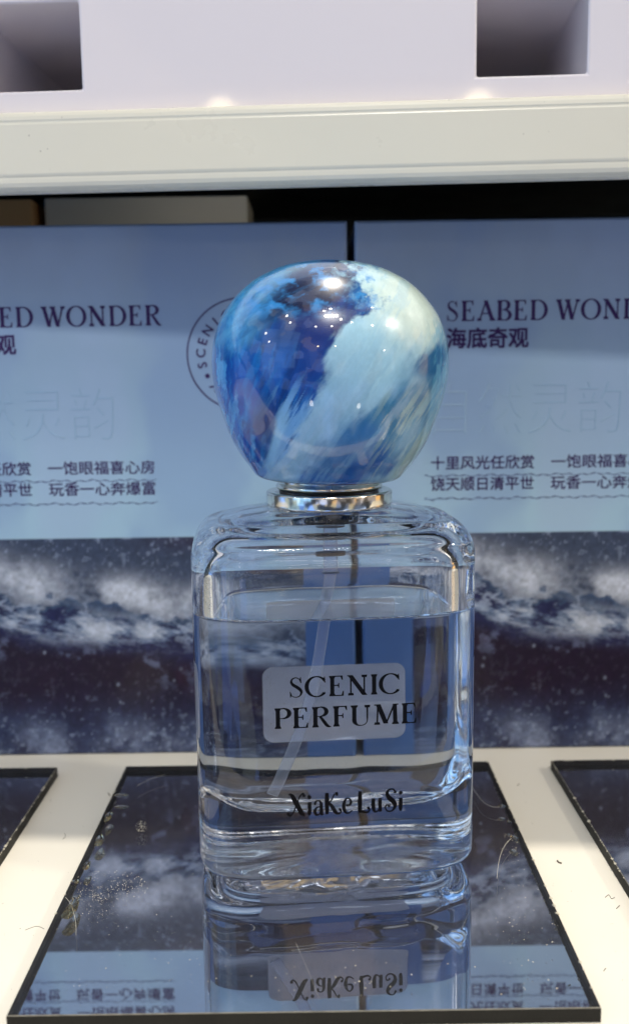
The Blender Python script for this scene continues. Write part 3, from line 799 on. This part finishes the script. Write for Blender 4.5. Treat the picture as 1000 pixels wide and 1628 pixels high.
    for k in range(330):
        sxp = r2.rand()*BW; u_ = r2.rand()
        if u_ < .40: szq = r2.rand()**1.0*.18
        elif u_ < .85: szq = .99-abs(r2.randn())*.17
        else: szq = .3+r2.rand()*.5
        if szq < 0.02 or szq > 1: continue
        szp = (1-szq)*WZ; rad = .10+.22*r2.rand()**3; amp = .12+.5*r2.rand()**2.5
        i0, i1 = int((szp-3*rad)/dx), int((szp+3*rad)/dx)+2; j0, j1 = int((sxp-3*rad)/dx), int((sxp+3*rad)/dx)+2
        i0 = max(i0, 0); j0 = max(j0, 0); i1 = min(i1, nz_+1); j1 = min(j1, nx_+1)
        if i1 <= i0 or j1 <= j0: continue
        g = amp*np.exp(-((xs[None, j0:j1]-sxp)**2+((zs[i0:i1, None]-szp)*.85)**2)/(2*rad*rad*.6))
        S2 = sp.reshape(nz_+1, nx_+1); S2[i0:i1, j0:j1] = np.maximum(S2[i0:i1, j0:j1], g)
    wv = mix(wv, C(176, 190, 212), sp)
    wv = 1.08*np.clip(wv, 0, 1)**1.05
    wv = wv*(1+.8*(fbm(x/.9, z/.9, 0, 3, .7)-.5))[:, None]
    edge_n = .25*np.sin(z*.8)
    iswave = (z < WZ) & (x > 9.0) & (x < BW-11.0)
    side = (z < WZ) & ~iswave
    col = np.where(side[:, None], C(78, 110, 164), col)
    col = np.where(iswave[:, None], wv, col)
    ca = pn.data.color_attributes.new('Col', 'FLOAT_COLOR', 'POINT')
    ca.data.foreach_set('color', np.c_[np.clip(col, 0, .9), np.ones(len(col))].ravel())
    # ---- lettering; photo rows/columns on this box measured from its left edge
    f0 = lambda X, Z: -.02
    TX = 20.0
    P, w = serif_word('SEABED WONDER', .085)
    V, F = place_strokes([(P, TX, 99.2, 50.6/w, 4.4)], f0, .05, .004)
    meshobj('title_lettering', V, F, M['ink_purple'], root)
    def cjk(name, text, x0, z0, size, width, mat, bold=0., yoff=.07, extrude=0., bevel=0.):
        V, F = cjk_mesh(text, 1.0, min(bold, 0.), 1.0, extrude, bevel)
        V = np.array(V); w_ = V[:, 0].max()-V[:, 0].min(); s_x = width/w_; xm = V[:, 0].min()
        outV = []; outF = []
        shifts = [(0, 0)] if bold <= 0 else [(-1, -1), (1, -1), (-1, 1), (1, 1), (0, 0)]
        for k, (a_, b_) in enumerate(shifts):
            o = len(outV)*len(V)
            outV.append(np.stack([x0+(V[:, 0]-xm)*s_x+a_*bold*size, -yoff-k*.004-V[:, 2]*size, z0+V[:, 1]*size+b_*bold*size], -1))
            outF += [tuple(i+o for i in f) for f in F]
        return np.vstack(outV), outF
    def put(name, parts, mat, smooth=False):
        Vs = []; Fs = []
        for V, F in parts:
            o = len(Vs); Vs += [tuple(v*MM) for v in V]; Fs += [tuple(i+o for i in f) for f in F]
        return meshobj(name, Vs, Fs, mat, root, smooth)
    put('chinese_title', [cjk('', '海底奇观', TX+.2, 93.7, 4.7, 18.0, None, .022)], M['ink_purple'])
    vv = [cjk('', '十里风光任欣赏', TX-3.2, 66.6, 3.25, 23.2, None, .010), cjk('', '一饱眼福喜心房', TX+23.9, 66.6, 3.25, 24.0, None, .010),
          cjk('', '饶天顺日清平世', TX-3.2, 61.8, 3.25, 23.2, None, .010), cjk('', '玩香一心奔爆富', TX+23.9, 61.8, 3.25, 24.0, None, .010)]
    put('verse_lettering', vv, M['ink_purple'])
    rl = random.Random(3)
    W_ = []
    for zl in (64.9, 59.7):
        pts = []; ws = []; xx = TX-4.6; ph = 0
        while xx < TX+48.5:
            ph += .9; pts.append((xx, zl+.16*math.sin(ph)+.12*math.sin(ph*.37+zl))); ws.append(.17+.08*math.sin(ph*1.7)); xx += .42
        W_.append((ribbon(pts, ws)))
    V, F = place_strokes([([g], 0, 0, 1, 1) for g in W_], f0, .06, .004)
    meshobj('wavy_underlines', V, F, M['ink_line'], root)
    # raised (embossed) characters
    eb = cjk('', '自然灵韵', 17.4, 75.0, 13.0, 41.8, None, -.028, .012, .003, .004)
    put('embossed_lettering', [eb], M['emboss'])
    # round seal
    CXs, CZs, RS = 88.4, 92.6, 12.3
    ringp = [(CXs+RS*math.cos(2*PI*i/96), CZs+RS*math.sin(2*PI*i/96)) for i in range(97)]
    seal = [([ribbon(ringp, [.30]*97)], 0, 0, 1, 1)]
    seal.append(([disc(CXs+9.2*math.cos(math.radians(210)), CZs+9.2*math.sin(math.radians(210)), .52)], 0, 0, 1, 1))
    seal.append(([disc(CXs+9.2*math.cos(math.radians(-34)), CZs+9.2*math.sin(math.radians(-34)), .52)], 0, 0, 1, 1))
    V, F = place_strokes(seal, f0, .06, .004)
    Vs = list(V); Fs = list(F)
    def around(text, a0, a1, top=True):
        n = len(text)
        for i, ch in enumerate(text):
            if ch == ' ': continue
            a = math.radians(a0+(a1-a0)*i/(n-1))
            Vg, Fg = cjk_mesh(ch, 2.9, .05)
            Vg = np.array(Vg); Vg[:, 0] -= (Vg[:, 0].min()+Vg[:, 0].max())/2
            rot = a-PI/2 if top else a+PI/2
            r_ = 8.3 if top else 10.3
            cx_, cz_ = CXs+r_*math.cos(a), CZs+r_*math.sin(a)
            o = len(Vs)
            for g in Vg: Vs.append(((cx_+g[0]*math.cos(rot)-g[1]*math.sin(rot))*MM, -.08*MM, (cz_+g[0]*math.sin(rot)+g[1]*math.cos(rot))*MM))
            for f in Fg: Fs.append(tuple(j+o for j in f))
    around('SCENIC PERFUME', 194, -18)
    around('XIAKELUSI', 228, 312, False)
    meshobj('round_seal', Vs, Fs, M['ink_purple'], root)
    return root
M['emboss'] = plastic('embossed_blue_card', C(152, 182, 208).tolist(), rough=.25, scale=40, coat=.5)
M['boxside'] = plastic('lilac_card_side', srgb(150, 172, 214), rough=.3, scale=30)
BOXY = 212.0
box_r = build_box()
box_r.location = (9.6*MM, BOXY*MM, -2.2*MM)
tag(box_r, 'blue perfume carton behind the bottle on the right, its title starting beside the cap', 'perfume box', 'blue cartons with a wave picture')
box_l = box_r.copy(); COL.objects.link(box_l)
for ch in list(box_r.children):
    c = ch.copy(); COL.objects.link(c); c.parent = box_l
box_l.location = ((7.9-BW)*MM, BOXY*MM, -2.2*MM)
box_l['label'] = 'blue perfume carton on the left with a round seal half hidden by the cap'

# ------------------------------------------------------------------ shelf above, riser, table, back
SH = math.radians(-3.3)
shelf = empty('upper_shelf', (0, 185*MM, (H+36.3)*MM), SH)
tag(shelf, 'cream white shelf edge running across above the boxes', 'shelf', kind='structure')
# lip: profile (y,z) extruded along x
prof = [(0.9, 14.6), (.35, 14.3), (.1, 13.7), (.0, 13.0), (.12, 12.6), (.0, 12.2), (0, 3.2), (.10, 2.8), (.25, 2.6), (.22, 2.2), (.25, 1.5), (.5, .8), (1.0, .3), (1.7, 0), (4.0, 0), (4.0, 11.0), (6, 11.0), (6, 14.6)]
n = len(prof); xs_ = np.linspace(-260, 260, 40)
V = [(x_*MM, p[0]*MM, p[1]*MM) for x_ in xs_ for p in prof]; F = []
for i in range(len(xs_)-1):
    for j in range(n): k = (j+1) % n; F.append((i*n+j, (i+1)*n+j, (i+1)*n+k, i*n+k))
F.append(tuple(range(n))); F.append(tuple((len(xs_)-1)*n+j for j in range(n))[::-1])
lip = meshobj('shelf_edge', V, [f[::-1] for f in F], M['lip'], shelf, False)
md = lip.modifiers.new('w', 'BEVEL'); md.width = .0002; md.segments = 2; md.limit_method = 'ANGLE'; md.angle_limit = .5
bm = bmesh.new(); boxbm(bm, -260*MM, 260*MM, 6.05*MM, 130*MM, 11.5*MM, 14.5*MM)
bmobj('shelf_board', bm, M['dark'], shelf)

riser = empty('display_riser', (0, 188.5*MM, (H+36.3+14.65)*MM), SH)
tag(riser, 'lavender white display block with rectangular slots standing on the upper shelf', 'display riser')
X0, X1, Z0, Z1, DEP = -190, 190, 0.3, 60, 58
slots = [(-160, -140), (-64.4, -43.6), (31.6, 52.0), (126, 146)]
sz0, sz1 = 4.6, 20.5
bm = bmesh.new()
def quad(*p):
    bm.faces.new([bm.verts.new(Vector(q)*MM) for q in p])
xsb = [X0] + [v for s_ in slots for v in s_] + [X1]
for i in range(len(xsb)-1):
    a, b = xsb[i], xsb[i+1]
    quad((a, 0, Z0), (b, 0, Z0), (b, 0, sz0), (a, 0, sz0)); quad((a, 0, sz1), (b, 0, sz1), (b, 0, Z1), (a, 0, Z1))
    if i % 2 == 0: quad((a, 0, sz0), (b, 0, sz0), (b, 0, sz1), (a, 0, sz1))
    else:
        quad((a, 0, sz0), (b, 0, sz0), (b, DEP, sz0), (a, DEP, sz0)); quad((a, DEP, sz1), (b, DEP, sz1), (b, 0, sz1), (a, 0, sz1))
        quad((a, 0, sz0), (a, DEP, sz0), (a, DEP, sz1), (a, 0, sz1)); quad((b, DEP, sz0), (b, 0, sz0), (b, 0, sz1), (b, DEP, sz1))
        quad((a, DEP, sz0), (b, DEP, sz0), (b, DEP, sz1), (a, DEP, sz1))
quad((X0, 0, Z0), (X0, 0, Z1), (X0, 60, Z1), (X0, 60, Z0)); quad((X1, 0, Z0), (X1, 60, Z0), (X1, 60, Z1), (X1, 0, Z1))
quad((X0, 0, Z1), (X1, 0, Z1), (X1, 60, Z1), (X0, 60, Z1)); quad((X0, 0, Z0), (X0, 60, Z0), (X1, 60, Z0), (X1, 0, Z0)); quad((X0, 60, Z0), (X0, 60, Z1), (X1, 60, Z1), (X1, 60, Z0))
bmesh.ops.remove_doubles(bm, verts=bm.verts, dist=1e-6)
bmesh.ops.recalc_face_normals(bm, faces=bm.faces)
rb = bmobj('slotted_block', bm, M['riser'], riser)
md = rb.modifiers.new('b', 'BEVEL'); md.width = .0005; md.segments = 3; md.limit_method = 'ANGLE'; md.angle_limit = .5

bm = bmesh.new(); boxbm(bm, -600*MM, 600*MM, 98*MM, 300*MM, -12*MM, -2.2*MM, .8*MM, 3)
t_ = bmobj('display_surface', bm, M['table']); tag(t_, 'glossy cream white display surface under plates and boxes', 'surface', kind='structure')
surf_ = t_
def on_table(px, py):
    dx, dy = px-500, py-814; a = math.radians(.8)
    xu = 500+dx*math.cos(a)-dy*math.sin(a); yu = 814+dx*math.sin(a)+dy*math.cos(a)
    an = math.radians(8.12)+math.atan((yu-814)/1500); d = (H+2.2)/math.tan(an)
    zc = d*math.cos(math.radians(8.12))+(H+2.2)*math.sin(math.radians(8.12))
    return ((xu-500)*zc/1500, d)
M['grime'] = plastic('dark_grime', (.10, .085, .06), rough=.8)
rg_ = random.Random(8)
for pts_, r_ in [([(886, 1370), (889, 1373), (893, 1374)], .14), ([(962, 1428), (968, 1424), (972, 1430), (977, 1428)], .05), ([(980, 1446), (985, 1441)], .06), ([(172, 1262), (175, 1266)], .10), ([(40, 1480), (58, 1474), (70, 1478)], .04), ([(903, 1576), (907, 1574)], .08), ([(960, 1545), (963, 1541)], .05), ([(100, 1335), (104, 1331), (103, 1326)], .04), ([(822, 1250), (826, 1247)], .05)]:
    P = [on_table(*q_) for q_ in pts_]
    tube('lint_fibre', [(p[0], p[1], -2.2+r_*.8) for p in P], r_, M['grime'], surf_, 6, 6)
bm = bmesh.new()
for _ in range(150):
    p = on_table(rg_.choice([rg_.uniform(0, 200), rg_.uniform(780, 1000)]), rg_.uniform(1215, 1628)); q_ = .03+.07*rg_.random()**3
    vs = bmesh.ops.create_icosphere(bm, subdivisions=1, radius=q_)['verts']
    for v in vs: v.co = Vector(((p[0]+v.co.x*(.7+rg_.random()))*MM, (p[1]+v.co.y)*MM, (-2.19+v.co.z*.4)*MM))
o_g = bmobj('dust_grains', bm, M['grime'], surf_); o_g['kind'] = 'stuff'
bm = bmesh.new(); boxbm(bm, -600*MM, 600*MM, 296*MM, 300*MM, -2.2*MM, 300*MM)
t_ = bmobj('back_wall', bm, M['wallm']); tag(t_, 'dark panel behind the boxes under the upper shelf', 'wall', kind='structure')
bm = bmesh.new(); boxbm(bm, -68*MM, -16*MM, 250*MM, 272*MM, -2.18*MM, 131.5*MM, .6*MM)  # added cartons, giving the blurred pale and tan shapes above the left box
t_ = bmobj('carton', bm, M['cream_card']); tag(t_, 'cream carton added for the blurred pale shape above the left blue box', 'carton')
bm = bmesh.new(); boxbm(bm, -100*MM, -70.5*MM, 248*MM, 272*MM, -2.18*MM, 131*MM, .6*MM)
t_ = bmobj('carton', bm, M['tan_card']); tag(t_, 'tan brown carton added for the blurred brown shape at the left edge above the left blue box', 'carton')

# ------------------------------------------------------------------ world: dim shop interior
w = bpy.data.worlds.new('World'); S.world = w; w.use_nodes = True
nt = w.node_tree; nt.nodes.clear()
def wn(typ, ins={}, **kw):
    nd = nt.nodes.new(typ)
    for k, v in kw.items(): setattr(nd, k, v)
    for k, v in ins.items():
        if isinstance(v, bpy.types.NodeSocket): nt.links.new(v, nd.inputs[k])
        else: nd.inputs[k].default_value = v
    return nd
tc = wn('ShaderNodeTexCoord').outputs['Generated']
sep = wn('ShaderNodeSeparateXYZ', {0: tc})
def wramp(fac, pts):
    r = wn('ShaderNodeValToRGB', {'Fac': fac}); e = r.color_ramp.elements
    while len(e) < len(pts): e.new(.5)
    for q, (p, c) in zip(e, pts): q.position = p; q.color = (*c, 1)
    return r.outputs['Color']
zf = wn('ShaderNodeMath', {0: sep.outputs['Z'], 1: .5}, operation='MULTIPLY_ADD'); zf.inputs[2].default_value = .5
base = wramp(zf.outputs[0], [(0, (.08, .13, .22)), (.28, (.19, .31, .60)), (.40, (.17, .26, .48)), (.47, (.30, .31, .36)), (.52, (.31, .31, .32)), (.7, (.39, .39, .41)), (1, (.30, .30, .31))])
vo = wn('ShaderNodeTexVoronoi', {'Vector': tc, 'Scale': 6.0, 'Randomness': .9}, distance='CHEBYCHEV')
cells = wn('ShaderNodeSeparateColor', {0: vo.outputs['Color']})
pan = wramp(cells.outputs[0], [(0, (.15, .14, .13)), (.35, (.5, .5, .55)), (.62, (1.0, 1.0, 1.08)), (.74, (2.6, 1.7, .75)), (.86, (2.3, 2.3, 2.5)), (1, (.25, .22, .2))])
pan.node.color_ramp.interpolation = 'CONSTANT'
mul = wn('ShaderNodeMix', {'Factor': 1.0, 6: base, 7: pan}, data_type='RGBA', blend_type='MULTIPLY')
xf = wn('ShaderNodeMath', {0: sep.outputs['X'], 1: .5}, operation='MULTIPLY_ADD'); xf.inputs[2].default_value = .5
side = wramp(xf.outputs[0], [(0, (.50, .86, 1.45)), (.45, (.90, .96, 1.08)), (.6, (1.0, .98, .95)), (1, (1.15, 1.0, .78))])
mul2 = wn('ShaderNodeMix', {'Factor': 1.0, 6: mul.outputs[2], 7: side}, data_type='RGBA', blend_type='MULTIPLY')
bg = wn('ShaderNodeBackground', {'Color': mul2.outputs[2], 'Strength': 1.18})
wo = wn('ShaderNodeOutputWorld'); nt.links.new(bg.outputs[0], wo.inputs[0])

# ------------------------------------------------------------------ lamps
def area(loc, target, size, power, col, size2=None, shape='DISK'):
    l = bpy.data.lights.new('shop_or_added_lamp', 'AREA'); l.energy = power; l.color = col; l.size = size
    if size2: l.shape = 'RECTANGLE'; l.size_y = size2
    else: l.shape = shape
    o = bpy.data.objects.new('shop_or_added_lamp', l); o.location = loc
    o.rotation_euler = (Vector(target)-Vector(loc)).to_track_quat('-Z', 'Y').to_euler()
    COL.objects.link(o); return o
T0 = (0, .16, .03)
# overhead warm downlight: casts the shelf's shadow
area((.08, .36, 1.9), (0, .12, 0), .045, 27, (1, .92, .79))
# soft cool light from the open shop behind the camera, left
def panel_grid(c, target, w, h, nx, nz, power, col, gap=.12, skip=()):
    """a shop light fitting made of several separate diffuser panels"""
    c = Vector(c); d = (Vector(target)-c).normalized(); r = d.cross(Vector((0, 0, 1))).normalized(); u = r.cross(d)
    for i in range(nx):
        for j in range(nz):
            if (i, j) in skip: continue
            p = c+r*((i+.5)/nx-.5)*w+u*((j+.5)/nz-.5)*h
            o = area(p, p+d, w/nx*(1-gap), power/(nx*nz), col, h/nz*(1-gap))
panel_grid((-.60, -.34, .28), T0, .52, .78, 5, 6, 1.3, (.28, .60, 1.0), .03, ((0, 5), (4, 5), (0, 0), (1, 5), (4, 0), (3, 0)))
# neutral softer light from the right
area((1.3, -.3, 1.0), T0, .09, 7.5, (1, .92, .76), .12)
area((-.02, .216, .1335), (-.03, .30, .12), .03, .0032, (1, .92, .8), .004)  # added small light under the shelf, brightens only the cartons behind the boxes
area((.02, -.75, 1.15), T0, .26, 8, (1, .95, .86), .06)
# rows of small ceiling downlights, seen as sparks in the glaze
R_ = random.Random(2)
for (lx, ly, lz, p) in [(-.53, -2.3, .80, 1.9), (.167, -2.3, .79, 1.9), (-1.2, -1.0, 1.5, 2), (-1.2, -.7, 1.6, 2), (-.5, -1.6, 1.5, 1.6), (.05, -1.7, 1.55, 2), (.3, -1.2, 1.5, 2), (.7, -1.4, 1.6, 1.6),
                        (1.2, -1.0, 1.3, 1.6), (1.5, -.6, 1.2, 1.5), (-.15, -.9, 1.7, 3), (.02, -.75, 1.7, 3), (1.0, -.3, 1.7, 2), (-1.7, -.5, 1.0, 1.2), (-1.8, -.8, .8, 1.2), (1.8, -1.3, .5, 1.2), (-.4, -.9, -.6, .5), (.6, -.9, -.7, .5)]:
    area((lx, ly, lz), T0, .085, p*.32, (1, .80, .46) if ly < -2 else (1, .95, .86))

# ------------------------------------------------------------------ camera
cam = bpy.data.cameras.new('Camera'); co = bpy.data.objects.new('Camera', cam); COL.objects.link(co)
cam.sensor_fit = 'HORIZONTAL'; cam.sensor_width = 36; cam.lens = 54
cam.clip_start = .01; cam.clip_end = 20
rot = Matrix.Rotation(math.radians(90-8.12), 4, 'X') @ Matrix.Rotation(math.radians(-.8), 4, 'Z')
co.matrix_world = Matrix.Translation((0, 0, H*MM)) @ rot
cam.dof.use_dof = True; cam.dof.focus_distance = .155; cam.dof.aperture_fstop = 31
S.camera = co
S.view_settings.view_transform = 'Standard'; S.view_settings.look = 'None'; S.view_settings.exposure = 0; S.view_settings.gamma = 1
S.view_settings.use_curve_mapping = False
S.render.engine = 'CYCLES'
c = S.cycles
c.max_bounces = 26; c.transmission_bounces = 24; c.glossy_bounces = 12; c.diffuse_bounces = 4; c.transparent_max_bounces = 16
c.caustics_reflective = True; c.caustics_refractive = True; c.sample_clamp_indirect = 6; c.blur_glossy = .2
c.use_denoising = True
try: c.denoiser = 'OPENIMAGEDENOISE'
except Exception: pass
